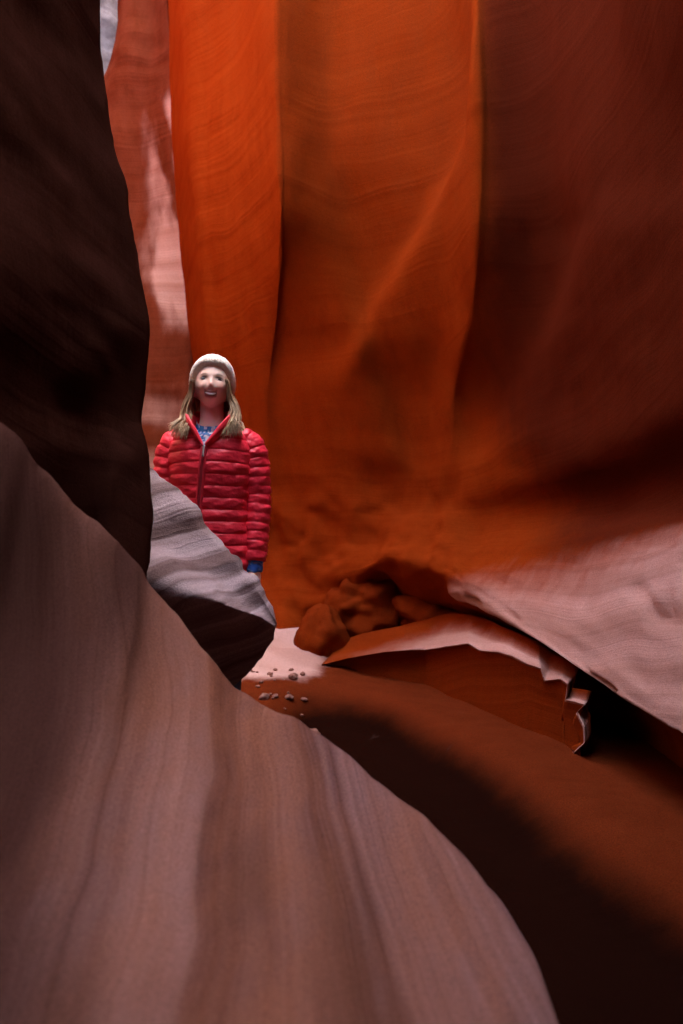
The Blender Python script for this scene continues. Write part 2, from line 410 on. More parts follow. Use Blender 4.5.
# laminations on the ledge
thr = np.interp(cu, [8, 9, 11, 13, 15], [10.95, 10.8, 10.15, 9.35, 9.2])
led = smooth01((ru - thr + 0.45) / 1.7) * smooth01((11.98 - ru) / 0.25) * smooth01((cu - 8.3) / 0.8)  # ledge mask, also its pale colour: sky light painted on the up-facing rock
dsp += 0.02 * fbm(G * np.array([7.0, 7.0, 4.0]), 3, 35) * (0.3 + knob) + 0.004 * fbm(np.stack([G[..., 0] * 0.8, G[..., 1] * 0.8, G[..., 2] * 9 + G[..., 0] * 2], -1), 3, 36)
dsp = dsp * (1 - 0.9 * led) + led * (0.022 * fbm(np.stack([cu * 0.5, ru * 3.0, ru * 0], -1) * 1.6, 4, 41, 0.6) - 0.03 * smooth01((fbm(np.stack([cu * 1.1, ru * 5.5, ru * 0], -1) * 1.3, 2, 44) - 0.42) / 0.12))
sgn = np.sign(np.sum(nrm * (np.array([0.0, 2.5, 1.5]) - G), -1).mean())
G = G + nrm * (dsp * sgn)[..., None]
cen = np.array([0.0, 2.4])
dirs = W[..., :2].mean(0) - cen
dfull = G[..., :2] - cen
dfull = dfull / np.linalg.norm(dfull, axis=-1, keepdims=True)
dcol = dfull.mean(0)
B = G.copy()
B[..., :2] = (cen + (G[..., :2].mean(0) - cen))[None] + dcol[None] * 2.2
B[..., 2] = G[..., 2]
wall_shade = smooth01((cu - 8.75 - 1.3 * smooth01((ru - 6.0) / 3.0)) / 1.9) * (0.90 + 0.15 * smooth01((5.5 - ru) / 4)) * smooth01((thr + 0.65 - ru) / 0.8) + 0.33 * smooth01((cu - 3.9) / 0.6) * smooth01((7.0 - ru) / 3.0) * smooth01((9.2 - cu) / 0.4) + 0.3 * smooth01((4.6 - ru) / 1.5) * smooth01((4.3 - cu) / 0.4)  # shade of the right wall and dimmer tops, put into the colour
o = shell('canyon_wall', G, B, M_wall, attrs={'shade_stain': wall_shade, 'pale': led}, flip=(sgn < 0))
tag(o, 'tall folded orange sandstone wall filling the right, with a pale sloping ledge at its foot', 'canyon wall')

# ---------------------------------------------------------------- the far wall at the back left, pale streaked
far_rows = [-1300, -600, -200, 0, 60, 100, 180, 260, 320, 380, 440, 520, 600, 700]
fl = [[(150, 9.5)] * 5 + [(60, 9.5)] * 9,
      [(136, 8.2), (134, 8.2), (130, 8.2), (126, 8.2), (117, 8.2)] + [(85, 8.0)] * 9,
      [(135, 7.4), (132, 7.4), (128, 7.4), (123, 7.4), (114, 7.4), (104, 7.4), (100, 7.4), (100, 7.4), (100, 7.4), (100, 7.4), (100, 7.4), (100, 7.4), (100, 7.4), (100, 7.4)],
      [(152, 7.3)] * 5 + [(145, 7.3), (145, 7.3), (145, 7.2), (140, 7.0), (140, 6.9), (138, 6.8), (138, 6.7), (138, 6.6), (138, 6.6)],
      [(166, 7.15)] * 4 + [(170, 7.15), (174, 7.1), (180, 7.05), (182, 7.0), (180, 6.9), (172, 6.85), (170, 6.8), (170, 6.7), (170, 6.6), (170, 6.6)],
      [(175, 7.2)] * 4 + [(182, 7.2), (188, 7.15), (192, 7.1), (196, 7.05), (198, 6.95), (194, 6.85), (200, 6.75), (200, 6.7), (200, 6.6), (200, 6.6)],
      [(230, 7.4)] * 14, [(290, 7.6)] * 14]
FW = np.array([[P(fl[c][r][0], far_rows[r], fl[c][r][1]) for c in range(len(fl))] for r in range(14)])
FG = cr_axis(cr_axis(FW, 9, 0), [6, 10, 14, 14, 12, 12, 6], 1)
fn = grid_normals(FG)
fs = np.sign(np.sum(fn * (np.array([0.0, 2.5, 1.5]) - FG), -1).mean())
fd = 0.05 * fbm(FG * np.array([1.6, 1.6, 0.8]), 4, 51) + 0.03 * fbm(np.stack([FG[..., 0] * 1.5, FG[..., 1], FG[..., 2] * 5 + FG[..., 0] * 1.2], -1), 3, 52)
FG = FG + fn * (fd * fs)[..., None]
FB = FG.copy(); FB[..., 1] = 9.8; FB[..., 0] = FG[..., 0] * 1.15
fr_ = cr_axis(cr_axis(np.arange(14.)[:, None] * np.ones((1, 8)), 9, 0), [6, 10, 14, 14, 12, 12, 6], 1)
fc_ = cr_axis(cr_axis(np.ones((14, 1)) * np.arange(8.)[None], 9, 0), [6, 10, 14, 14, 12, 12, 6], 1)
strk = fbm(np.stack([FG[..., 0] * 5 + FG[..., 2] * 1.6, FG[..., 1] * 0, FG[..., 2] * 1.3 - FG[..., 0] * 2], -1), 4, 57)
fpale = smooth01((fc_ - 2.5) / 1.3) * smooth01((fr_ - 4.4) / 1.2) * smooth01((8.6 - fr_) / 1.2) * (0.8 + 1.5 * strk) + 0.45 * smooth01((fr_ - 8.6) / 0.8) * (0.7 + 1.2 * fbm(np.stack([FG[..., 0] * .6, FG[..., 1] * 0, FG[..., 2] * 9 + FG[..., 0]], -1), 3, 58))
o = shell('far_canyon_wall', FG, FB, M_far, attrs={'pale': np.clip(fpale, 0, 1)}, flip=(fs < 0))
tag(o, 'narrow red wall with whitish streaks, between the dark overhang and the orange buttress', 'canyon wall')

# sunlit rock far behind, seen as a speckled sliver in the top left
SR = [-700, -300, -40, 30, 90, 150, 260, 420, 620]
SG0 = np.array([[P(px, r, d + 0.001 * (260 - r)) for px, d in ((-80, 9.2), (20, 9.6), (80, 10.2), (140, 10.8), (220, 11.2), (330, 10.8), (450, 8.6))] for r in SR])  # right-hand columns are out of view, added to block the sun
SG = cr_axis(cr_axis(SG0, 10, 0), 14, 1)
sn_ = grid_normals(SG)
ss_ = np.sign(np.sum(sn_ * (np.array([0.0, 2.5, 1.5]) - SG), -1).mean())
SG = SG + sn_ * (ss_ * 0.16 * fbm(SG * 3.0, 5, 61))[..., None]
SB = SG.copy(); SB[..., 1] += 1.5
M_pale = rock('pale_speckled_rock', (0.26, 0.20, 0.185), (0.15, 0.105, 0.095), (0.08, 0.055, 0.05), (0.2, 0.3, 1.0), 6.0, warp=0.3, band_amt=0.6, bump=0.6, streak_scale=9.0)
o = shell('sunlit_rock_face', SG, SB, M_pale, flip=(ss_ < 0))
tag(o, 'speckled pale sunlit rock showing as a sliver in the top left behind the red wall', 'rock face')

# unseen wall that closes the chamber on the left, round the corner from the viewer
hid = [(-3.4, 9.8), (-3.0, 8.2), (-2.75, 6.6), (-2.9, 5.2), (-2.7, 4.1), (-2.2, 3.3), (-1.6, 2.75)]
HW = np.array([[(x + (0.12 * min(1, max(0, 6.2 - y)) - 0.05) * max(z - 2, 0), y, z) for x, y in hid] for z in (7.0, 5.0, 3.5, 2.2, 1.2, 0.5, -0.3)])
HG = cr_axis(cr_axis(HW, 8, 0), 8, 1)
hn = grid_normals(HG)
hs = np.sign(np.sum(hn * (np.array([0.0, 5, 1.5]) - HG), -1).mean())
HG = HG + hn * (hs * 0.12 * fbm(HG * np.array([1, 1, 0.6]), 4, 71))[..., None]
HB = HG.copy(); HB[..., 0] -= 1.6
o = shell('unseen_chamber_wall', HG, HB, M_wall, attrs={'pale': smooth01((5.3 - HG[..., 1]) / 0.9), 'shade_stain': np.zeros(HG.shape[:2])}, flip=(hs < 0))  # unseen wall; near end coloured pale to bounce light onto the person
tag(o, 'unseen orange wall of the side chamber, round the corner behind the dark overhang', 'canyon wall')

# ---------------------------------------------------------------- the dark overhang on the left
fin_rows = [-1500, -900, -450, -150, 0, 60, 120, 180, 250, 320, 370, 420, 460, 520, 590, 700]
sil = [112, 104, 98, 96, 98, 103, 116, 127, 137, 146, 142, 136, 143, 145, 142, 142]
fin_w = []
for r, py in enumerate(fin_rows):
    s = sil[r]
    u = max(0.0, (py - 330) / 300.0)
    lean = max(0.0, (150 - py) / 1650.0)
    d0 = 2.75 - 0.28 * min(1.0, u)
    z = P(s, py, d0)[2]
    x, y, _ = P(s, py, d0)
    row = [(x - 1.6, y + 0.22, z), (x - 0.45, y + 0.20, z), (x - 0.06, y + 0.10, z), (x, y, z)]
    for dx, dy in ((-0.03, -0.13), (-0.10, -0.36), (-0.22, -0.75), (-0.38, -1.3), (-0.5, -2.0), (-0.35, -3.2), (0.25, -4.3), (1.2, -4.9)):
        row.append((x + dx - 0.06 * u * (dy > -1.4) + 0.15 * min(1, lean * 2.2) * min(1, max(0, -dy - 0.1) / 0.8), y + dy + 0.30 * u * (dy > -1.4) * (dy < -0.2), z))
    fin_w.append([(q[0], q[1], q[2] if q[2] < 2.9 else 2.9 + (q[2] - 2.9) * (1.4 / 5.4)) for q in row])
NW = np.array(fin_w)
NG = cr_axis(cr_axis(NW, 9, 0), [4, 6, 6, 6, 8, 10, 10, 8, 6, 5, 5], 1)
nn = grid_normals(NG)
ns = np.sign(np.sum(nn[:, 22:] * (np.array([0.3, 2.0, 1.5]) - NG[:, 22:]), -1).mean())
nd = 0.05 * fbm(NG * np.array([1.2, 1.2, 0.9]), 4, 81) + 0.015 * fbm(NG * np.array([5, 5, 6.0]), 4, 82)
NG = NG + nn * (nd * ns)[..., None]
NB = NG.copy()
NB[..., 0] = np.minimum(NG[..., 0] - 0.9, -1.9)
NB[..., 1] = np.clip(NG[..., 1], -3, 3.2) * 1.0
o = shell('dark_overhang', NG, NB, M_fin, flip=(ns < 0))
tag(o, 'nearly black overhanging rock filling the upper left, in deep shade', 'overhang')

# ---------------------------------------------------------------- the rounded rock in the foreground
rib = [
    [(-330, 360, 1.75), (-380, 480, 1.6), (-480, 700, 1.45), (-700, 1000, 0.95)],
    [(-120, 390, 1.80), (-170, 480, 1.65), (-260, 700, 1.5), (-430, 1000, 1.0)],
    [(2, 437, 1.88), (-22, 520, 1.75), (-90, 700, 1.58), (-220, 1030, 0.98)],
    [(80, 512, 2.0), (50, 600, 1.82), (0, 760, 1.5), (-100, 1050, 0.95)],
    [(150, 586, 2.1), (122, 660, 1.86), (70, 805, 1.45), (0, 1080, 0.92)],
    [(201, 646, 2.14), (180, 712, 1.86), (145, 845, 1.4), (95, 1100, 0.9)],
    [(250, 694, 2.12), (235, 752, 1.84), (215, 875, 1.38), (190, 1115, 0.88)],
    [(335, 748, 1.92), (314, 802, 1.7), (298, 905, 1.32), (284, 1125, 0.86)],
    [(420, 818, 1.68), (397, 866, 1.52), (382, 962, 1.22), (372, 1135, 0.85)],
    [(487, 890, 1.44), (464, 937, 1.32), (454, 1012, 1.1), (446, 1155, 0.84)],
    [(531, 958, 1.25), (512, 1002, 1.15), (505, 1062, 1.02), (500, 1185, 0.82)],
    [(560, 1035, 1.1), (545, 1077, 1.03), (540, 1122, 0.95), (535, 1225, 0.8)],
    [(585, 1130, 0.97), (572, 1170, 0.92), (566, 1210, 0.86), (560, 1290, 0.76)],
    [(600, 1270, 0.84), (590, 1300, 0.8), (584, 1340, 0.76), (578, 1400, 0.7)],
]
RW = []
for rb in rib:
    S, F1, F2, F3 = [np.array(P(*q)) for q in rb]
    b1 = S + np.array((0.03, 0.13, -0.10))
    b2 = S + np.array((0.08, 0.30, 0)); b2[2] = S[2] * 0.45
    b3 = S + np.array((0.10, 0.36, 0)); b3[2] = -0.8
    low = F3 * 1.0; low = low + np.array((0, -0.10, -0.25))
    low2 = low + np.array((0, -0.05, 0)); low2[2] = -0.8
    RW.append([b3, b2, b1, S, F1, F2, F3, low, low2])
RW = np.array(RW).transpose(1, 0, 2)
RG = cr_axis(cr_axis(RW, [6, 8, 10, 16, 24, 20, 8, 4], 0), [8, 10, 16, 16, 16, 16, 18, 18, 16, 14, 12, 10, 8], 1)
rn = grid_normals(RG)
rs = np.sign(np.sum(rn[30:60] * (np.array([0.5, 0.8, 3.0]) - RG[30:60]), -1).mean())
V = np.array([-0.10, 1.0, -0.16])
along = RG @ (V / np.linalg.norm(V))
cross = RG[..., 0] + 0.11 * RG[..., 1]
rd = 0.03 * fbm(RG * 1.6, 3, 91) + 0.020 * fbm(np.stack([cross * 8, along * 0.8, 0 * along], -1), 3, 92) + 0.006 * fbm(np.stack([cross * 30, along * 1.5, 0 * along], -1), 2, 93)
RG = RG + rn * (rd * rs)[..., None]
RBk = RG.copy(); RBk[..., 2] = -0.95; RBk[..., 0] = RG[..., 0] * 0.98
stain_shade = fbm(np.stack([cross * 3.2, along * 0.7, 0 * along], -1) + 3.3, 4, 95) * 1.0 + 0.85 * smooth01((0.05 - cross) / 0.75) - 0.02  # random stain, plus shade on the left side painted into the colour
o = shell('foreground_rock', RG, RBk, M_boulder, attrs={'shade_stain': np.clip(stain_shade, 0, 0.85)}, flip=(rs < 0))
tag(o, 'big rounded mauve rock with fanning grooves, sweeping across the lower left', 'rock')

# ---------------------------------------------------------------- the spur in front of the woman
spur = [  # back foot, back, ridge, upper face, crease, lower face, lower edge, under, foot
    ((60, 420, 3.0), (40, 480, 2.75), (40, 540, 2.5), (40, 600, 2.45), (40, 700, 2.5)),
    ((110, 443, 3.0), (95, 500, 2.78), (92, 560, 2.52), (92, 620, 2.5), (92, 720, 2.55)),
    ((152, 478, 2.98), (140, 530, 2.80), (138, 578, 2.54), (138, 640, 2.62), (138, 735, 2.7)),
    ((190, 512, 2.94), (180, 555, 2.80), (178, 590, 2.52), (178, 640, 2.66), (180, 700, 2.82)),
    ((225, 549, 2.88), (218, 580, 2.79), (216, 600, 2.54), (216, 640, 2.70), (222, 690, 2.86)),
    ((250, 580, 2.83), (246, 600, 2.78), (243, 610, 2.60), (243, 640, 2.72), (244, 671, 2.84)),
    ((266, 602, 2.79), (264, 612, 2.77), (262, 617, 2.66), (262, 636, 2.74), (262, 656, 2.82)),
    ((277, 622, 2.78), (276, 625, 2.775), (276, 627, 2.74), (275, 634, 2.77), (274, 641, 2.80)),
]
SW = []
for k, rb in enumerate(spur):
    p = [np.array(P(*q)) for q in rb]
    last = k >= 3
    bx = 0.03 if k < 7 else 0.0
    bk1 = p[0] + np.array((0.02 * (k < 7), 0.10 * (1 - k / 9), -0.07 * (1 - k / 9)))
    if last:
        bk2 = p[4] + np.array((-0.02, 0.12 * (1 - k / 9) + 0.02, 0.05 * (1 - k / 8)))
        und = p[4] + np.array((-0.02, 0.04, -0.003))
        SW.append([und, bk2, bk1] + p + [und])
    else:
        bk2 = p[0] + np.array((0.02, 0.22, 0)); bk2[2] = 0.5
        bk3 = bk2.copy(); bk3[2] = -0.1
        ft = p[4].copy(); ft[2] = -0.1
        SW.append([bk3, bk2, bk1] + p + [ft])
SW = np.array(SW).transpose(1, 0, 2)
SGm = cr_axis(cr_axis(SW, [6, 8, 6, 16, 14, 12, 12, 6], 0), [10, 14, 16, 16, 14, 12, 10], 1)
sn2 = grid_normals(SGm)
s2 = np.sign(np.sum(sn2[20:50] * (np.array([0.0, 0.8, 3.0]) - SGm[20:50]), -1).mean())
# lee-side flutes running down from the ridge
fl_u = SGm[..., 0] * 0.8 + SGm[..., 2] * 1.0
sd = 0.022 * fbm(SGm * 3.2, 3, 101) + 0.034 * fbm(np.stack([SGm[..., 0] * 2.0 + SGm[..., 2] * 1.2, SGm[..., 2] * 11 - SGm[..., 0] * 4, SGm[..., 1] * 2], -1), 4, 102)
tip = smooth01((0.0 - SGm[..., 0] + (-0.215)) / 0.10)
SGm = SGm + sn2 * (sd * s2 * (0.25 + 0.75 * tip))[..., None]
R_, C_, _ = SGm.shape
vs = SGm.reshape(-1, 3)
fc = list(map(tuple, grid_faces(R_, C_, 0, s2 < 0)))
fc.append(tuple(np.arange(R_) * C_))
fc.append(tuple(np.arange(R_)[::-1] * C_ + C_ - 1))
o = link_mesh('rock_spur', vs, fc, M_spur)
tag(o, 'pointed grey-lavender rock spur with a dark underside, in front of the woman', 'rock spur')

# ---------------------------------------------------------------- scalloped shelf under the ledge
def shelf():
    # outer (scalloped) edge and inner line, both on the ground plan
    edge = [(322, 664), (350, 657), (385, 651), (412, 649), (425, 649), (440, 647), (468, 643), (480, 650), (498, 652), (512, 656), (527, 664), (541, 668), (545, 680), (561, 679), (568, 684), (566, 700), (585, 704), (577, 712), (584, 726), (585, 742), (574, 752)]
    inner = [(345, 640), (380, 632), (410, 626), (425, 622), (440, 618), (452, 616), (470, 618), (484, 622), (496, 628), (508, 634), (522, 640), (536, 648), (552, 656), (566, 664), (580, 672), (596, 686), (612, 700), (600, 712), (592, 726), (592, 738), (588, 748)]
    E, I = [], []
    for k, (px, py) in enumerate(edge):
        d = float(np.interp(px, [322, 425, 470, 541, 566, 590], [5.15, 4.85, 4.45, 3.72, 3.50, 3.30]))
        E.append(P(px, py, d))
    for k, (px, py) in enumerate(inner):
        e = E[k]
        d = e[1] + (0.40 if k < 8 else 0.28)
        if k > 14:
            I.append((e[0] + 0.045, e[1] + 0.07, e[2] + 0.012))
        else:
            I.append(P(px, py, d))
    return np.array(E), np.array(I)
E_, I_ = shelf()
rows = []
foot = E_.copy(); foot[:, 2] = -0.25; foot[:, 1] += 0.02; mid = E_.copy(); mid[:, 2] = mid[:, 2] * 0.5; mid[:, 1] += 0.07
lip = E_.copy(); lip[:, 2] -= 0.016; lip[:, 1] += 0.02
back = I_.copy(); back[:, 1] += 0.35; back[:, 2] = -0.3
rows = np.stack([foot, mid, lip, E_, E_ * 0.6 + I_ * 0.4, I_, back])
KG = cr_axis(rows, [5, 5, 3, 8, 8, 4], 0)
# straight spans along the edge keep the scallop tips crisp
seg = []
for k in range(KG.shape[1] - 1):
    for t in np.arange(5) / 5:
        seg.append(KG[:, k] * (1 - t) + KG[:, k + 1] * t)
seg.append(KG[:, -1])
KG = np.array(seg).transpose(1, 0, 2)
KG[13:, :, 2] += 0.008 * fbm(KG[13:] * 6, 3, 111)
kpale = np.zeros(KG.shape[:2]); kpale[11:] = 1.0; kpale[11:] *= (1.0 - 0.85 * smooth01((np.arange(KG.shape[0] - 11) - 6) / 9.0))[:, None]; kpale *= smooth01((np.arange(KG.shape[1]) - 2) / 28.0)[None] * 0.8 + 0.2  # pale top and lip over a darker riser: sky light put into the colour
vs = KG.reshape(-1, 3); R_, C_, _ = KG.shape
kn = grid_normals(KG)
fc = list(map(tuple, grid_faces(R_, C_, 0, kn[17:23, :, 2].mean() < 0)))
fc.append(tuple(np.arange(R_) * C_)); fc.append(tuple(np.arange(R_)[::-1] * C_ + C_ - 1))
fc += list(map(tuple, np.stack([np.arange(C_ - 1), np.arange(1, C_), (R_ - 1) * C_ + np.arange(1, C_), (R_ - 1) * C_ + np.arange(C_ - 1)], -1)))
o = link_mesh('scalloped_shelf', vs, fc, M_wall, attrs={'pale': kpale.ravel(), 'shade_stain': np.full(KG.size // 3, 0.35)})
tag(o, 'thin pale shelf with a scalloped broken edge, below the ledge on the right', 'rock shelf')

# ---------------------------------------------------------------- rounded boulders and loose stones on the sand
def blob(name, c, r, mat, seed, rough=0.12, n=40, freq=1.6, pale=0.0):
    th = np.linspace(0.02, math.pi - 0.02, n)[:, None]; ph = (np.arange(2 * n) / (2 * n) * 2 * math.pi)[None]
    u = np.stack([np.sin(th) * np.cos(ph), np.sin(th) * np.sin(ph), np.cos(th) * np.ones_like(ph)], -1)
    k = 1 + rough * fbm(u * freq + seed * 3.1, 3, seed) * 1.8 + rough * 0.25 * fbm(u * 6 + seed, 2, seed + 5)
    g = u * k[..., None] * np.array(r)
    R, C, _ = g.shape
    f = list(map(tuple, grid_faces(R, C, 0, True, True))) + [tuple(range(C)), tuple((R - 1) * C + i for i in range(C))[::-1]]
    o = link_mesh(name, g.reshape(-1, 3), f, mat, attrs={'pale': np.full(R * C, pale), 'shade_stain': np.full(R * C, 0.45 if not pale else 0.0)})
    o.location = c
    return o
b1 = blob('boulder', P(320, 640, 5.45), (0.18, 0.2, 0.24), M_wall, 3, 0.14, freq=1.3)
tag(b1, 'egg-shaped dark orange boulder standing on the pale sand beside the rock spur', 'boulder')
b2 = blob('boulder', P(374, 606, 5.75), (0.33, 0.30, 0.27), M_wall, 8, 0.22, freq=1.5)
tag(b2, 'broad rounded orange boulder at the wall foot, right of the egg-shaped one', 'boulder')
b3 = blob('boulder', P(440, 612, 5.5), (0.32, 0.26, 0.17), M_wall, 12, 0.22, freq=1.5)
tag(b3, 'low orange boulder tucked under the thin end of the pale ledge', 'boulder')
sr = random.Random(4)
for k in range(40):
    t_ = sr.random() * 0.62
    px_, py_ = 250 + 115 * t_ ** 1.4 + sr.gauss(4, 16), 680 + 66 * t_ ** 1.4 + sr.gauss(-4, 9)
    d_ = F * CZ / (py_ - 512)
    x_, y_, _ = P(px_, py_, d_)
    rr = sr.choice((0.007, 0.009, 0.011, 0.014, 0.018, 0.028))
    z_ = float(floor_z(np.array([x_]), np.array([y_]))[0])
    st = blob('stone', (x_, y_, z_ + rr * 0.3), (rr * sr.uniform(0.9, 1.4), rr, rr * sr.uniform(0.5, 0.8)), M_sand, 20 + k, 0.3, 10, 1.6, 0.5)
    st.rotation_euler.z = sr.uniform(0, 6)
    tag(st, 'small pinkish stone lying in the crumbled strip behind the foreground rock', 'stone', 'loose stones on the sand')

# ---------------------------------------------------------------- the woman
rng = random.Random(7)
HX, HY, HZ = 0.0, -0.002, 1.581          # eye level of the head

def attr_mat(name, rough=0.6, sss=0.0, bump=0.0, bscale=200.0, mottling=0.0):
    m, nt, b = nodes_of(name, rough)
    N, Lk = nt.nodes, nt.links
    a = N.new('ShaderNodeAttribute'); a.attribute_name = 'tint'
    tc = N.new('ShaderNodeTexCoord')
    n = N.new('ShaderNodeTexNoise'); n.inputs['Scale'].default_value = bscale; n.inputs['Detail'].default_value = 3
    Lk.new(tc.outputs['Object'], n.inputs['Vector'])
    r = N.new('ShaderNodeMapRange'); r.inputs['To Min'].default_value = 1 - mottling; r.inputs['To Max'].default_value = 1 + mottling
    Lk.new(n.outputs['Fac'], r.inputs['Value'])
    x = N.new('ShaderNodeMix'); x.data_type = 'RGBA'; x.blend_type = 'MULTIPLY'; x.inputs[0].default_value = 1
    Lk.new(a.outputs['Color'], x.inputs[6]); Lk.new(r.outputs[0], x.inputs[7])
    Lk.new(x.outputs[2], b.inputs['Base Color'])
    if bump:
        bp = N.new('ShaderNodeBump'); bp.inputs['Strength'].default_value = bump; bp.inputs['Distance'].default_value = 0.004
        Lk.new(n.outputs['Fac'], bp.inputs['Height']); Lk.new(bp.outputs[0], b.inputs['Normal'])
    b.inputs['Specular IOR Level'].default_value = 0.4
    if sss:
        b.inputs['Subsurface Weight'].default_value = sss
        b.inputs['Subsurface Radius'].default_value = (0.012, 0.005, 0.003)
    return m

M_skin = attr_mat('skin', 0.5, 0.15, 0.05, 300, 0.06)
M_hair = attr_mat('hair', 0.45, 0, 0.0, 60, 0.15)
M_knit = attr_mat('cream_knit', 0.95, 0, 1.0, 150, 0.22)
M_jack = attr_mat('red_nylon', 0.46, 0, 0.6, 60, 0.10)
M_cloth = attr_mat('cloth', 0.85, 0, 0.4, 150, 0.12)
M_gloss = attr_mat('glossy_white', 0.2)

floor_here = float(floor_z(np.array([-0.557]), np.array([3.42]))[0])
PER = bpy.data.objects.new('person', None)
COL.objects.link(PER)
PER.location = (-0.557, 3.42, 0.0)
tag(PER, 'smiling person in a red quilted jacket and cream knit hat behind the rock spur', 'person')

class MB:
    def __init__(s): s.v, s.f, s.c, s.n = [], [], [], 0
    def add(s, v, f, col=(1, 1, 1)):
        v = np.asarray(v, float).reshape(-1, 3)
        s.v.append(v); s.f += [tuple(int(i) + s.n for i in q) for q in f]
        c = np.asarray(col, float)
        s.c.append(np.tile(c, (len(v), 1)) if c.ndim == 1 else c); s.n += len(v)
    def grid(s, g, wrap=False, caps=False, col=(1, 1, 1)):
        R, C, _ = g.shape
        f = list(map(tuple, grid_faces(R, C, 0, False, wrap)))
        if caps: f += [tuple(range(C))[::-1], tuple((R - 1) * C + i for i in range(C))]
        s.add(g, f, col)
    def tube(s, pts, rad, n=10, sub=4, col=(1, 1, 1), cap=True, smooth=True):
        pts = np.asarray(pts, float); rad = np.asarray(rad, float)
        if smooth and len(pts) > 2:
            pts = cr_axis(pts, sub, 0); rad = cr_axis(rad[:, None], sub, 0)[:, 0]
        t = np.gradient(pts, axis=0); t /= np.linalg.norm(t, axis=1, keepdims=True) + 1e-9
        ref = np.array([0, 1.0, 0.0]) if abs(t[:, 1]).mean() < 0.8 else np.array([1.0, 0, 0])
        a = np.cross(t, ref); a /= np.linalg.norm(a, axis=1, keepdims=True) + 1e-9
        b = np.cross(t, a)
        th = np.arange(n) / n * 2 * math.pi
        g = pts[:, None] + rad[:, None, None] * (np.cos(th)[None, :, None] * a[:, None] + np.sin(th)[None, :, None] * b[:, None])
        if cap:   # rounded ends
            for sgn_, i in ((-1, 0), (1, -1)):
                rings = []
                for q in (0.5, 0.85, 0.99):
                    rings.append((pts[i] + sgn_ * t[i] * rad[i] * math.sin(q * math.pi / 2))[None] + (g[i if i == -1 else 0] - pts[i]) * math.cos(q * math.pi / 2))
                g0 = np.array(rings)
                if i == 0: gpre = g0[::-1]
                else: gpost = g0
            g = np.concatenate([gpre, g, gpost])
        s.grid(g, True, True, col)
    def ball(s, c, r, n=20, col=(1, 1, 1)):
        th = np.linspace(0.02, math.pi - 0.02, n); ph = np.arange(2 * n) / (2 * n) * 2 * math.pi
        g = np.stack([np.sin(th)[:, None] * np.cos(ph), np.sin(th)[:, None] * np.sin(ph), np.cos(th)[:, None] * np.ones_like(ph)], -1) * np.asarray(r) + np.asarray(c)
        s.grid(g, True, True, col)
    def build(s, name, mat, parent):
        v = np.concatenate(s.v); c = np.concatenate(s.c)
        c4 = np.concatenate([c, np.ones((len(c), 1))], 1)
        return link_mesh(name, v, s.f, mat, parent, attrs={'tint': c4})

def g2(x, z, cx, cz, sx, sz): return np.exp(-((x - cx) / sx) ** 2 - ((z - cz) / sz) ** 2)

TA = math.radians(12)
def tilt(v, inv=False):
    v = np.asarray(v, float); c, s_ = math.cos(TA), math.sin(TA) * (-1 if inv else 1)
    x, y, z = v[..., 0], v[..., 1] - 0.02, v[..., 2] - 1.53
    i = -1 if inv else 1
    c2, s2_ = math.cos(0.10), math.sin(0.10) * i        # turned a little to the viewer
    c3, s3 = math.cos(0.05), math.sin(0.05) * i         # and cocked to one side
    def rx(x, y, z): return x, y * c + z * s_, -y * s_ + z * c
    def rz(x, y, z): return x * c2 - y * s2_, x * s2_ + y * c2, z
    def ry(x, y, z): return x * c3 + z * s3, y, -x * s3 + z * c3
    for f in ((ry, rz, rx) if inv else (rx, rz, ry)):
        x, y, z = f(x, y, z)
    return np.stack([x, 0.02 + y, 1.53 + z], -1)

def head_grid():
    n, m = 110, 150
    th = np.linspace(0.01, math.pi - 0.01, n)[:, None]; ph = (np.arange(m) / m * 2 * math.pi)[None]
    x = np.sin(th) * np.sin(ph); y = -np.sin(th) * np.cos(ph); z = np.cos(th) * np.ones_like(ph)
    zz = np.where(z > 0, z * 0.100, z * 0.108)
    t = np.clip(-z, 0, 1)
    xx = x * 0.0735 * (1 - 0.36 * t ** 2.0) * (1 + 0.16 * t * (1 - np.abs(z)))
    yy = y * np.where(y < 0, 0.090, 0.100) * np.where(y > 0, 1 - 0.45 * t ** 1.3, 1 + 0.10 * t)
    fr = smooth01((-y - 0.1) / 0.5)
    d = 0.002 * g2(xx, zz, 0, 0.018, 0.06, 0.012)
    for s in (-1, 1):
        d = d - 0.008 * g2(xx, zz, s * 0.031, -0.001, 0.015, 0.009)
        d = d + 0.010 * g2(xx, zz, s * 0.038, -0.038, 0.019, 0.016)
        d = d + 0.006 * g2(xx, zz, s * 0.011, -0.043, 0.006, 0.006)
        d = d - 0.002 * g2(xx, zz, s * 0.030, -0.060, 0.006, 0.012)      # smile folds
    up = smooth01((zz + 0.044) / 0.012) * smooth01((0.016 - zz) / 0.030)
    d = d + np.exp(-(xx / 0.0085) ** 2) * up * (0.006 + 0.008 * smooth01((0.005 - zz) / 0.045))
    d = d + 0.005 * g2(xx, zz, 0, -0.036, 0.011, 0.010)
    d = d + 0.0055 * g2(xx, zz, 0, -0.060 , 0.021, 0.0045) + 0.006 * g2(xx, zz, 0, -0.077, 0.019, 0.005)
    d = d - 0.006 * g2(xx, zz, 0, -0.0685, 0.021, 0.0042)
    d = d + 0.008 * g2(xx, zz, 0, -0.104, 0.017, 0.013)
    yy = yy - d * fr
    return np.stack([xx + HX, yy + HY, zz + HZ], -1)

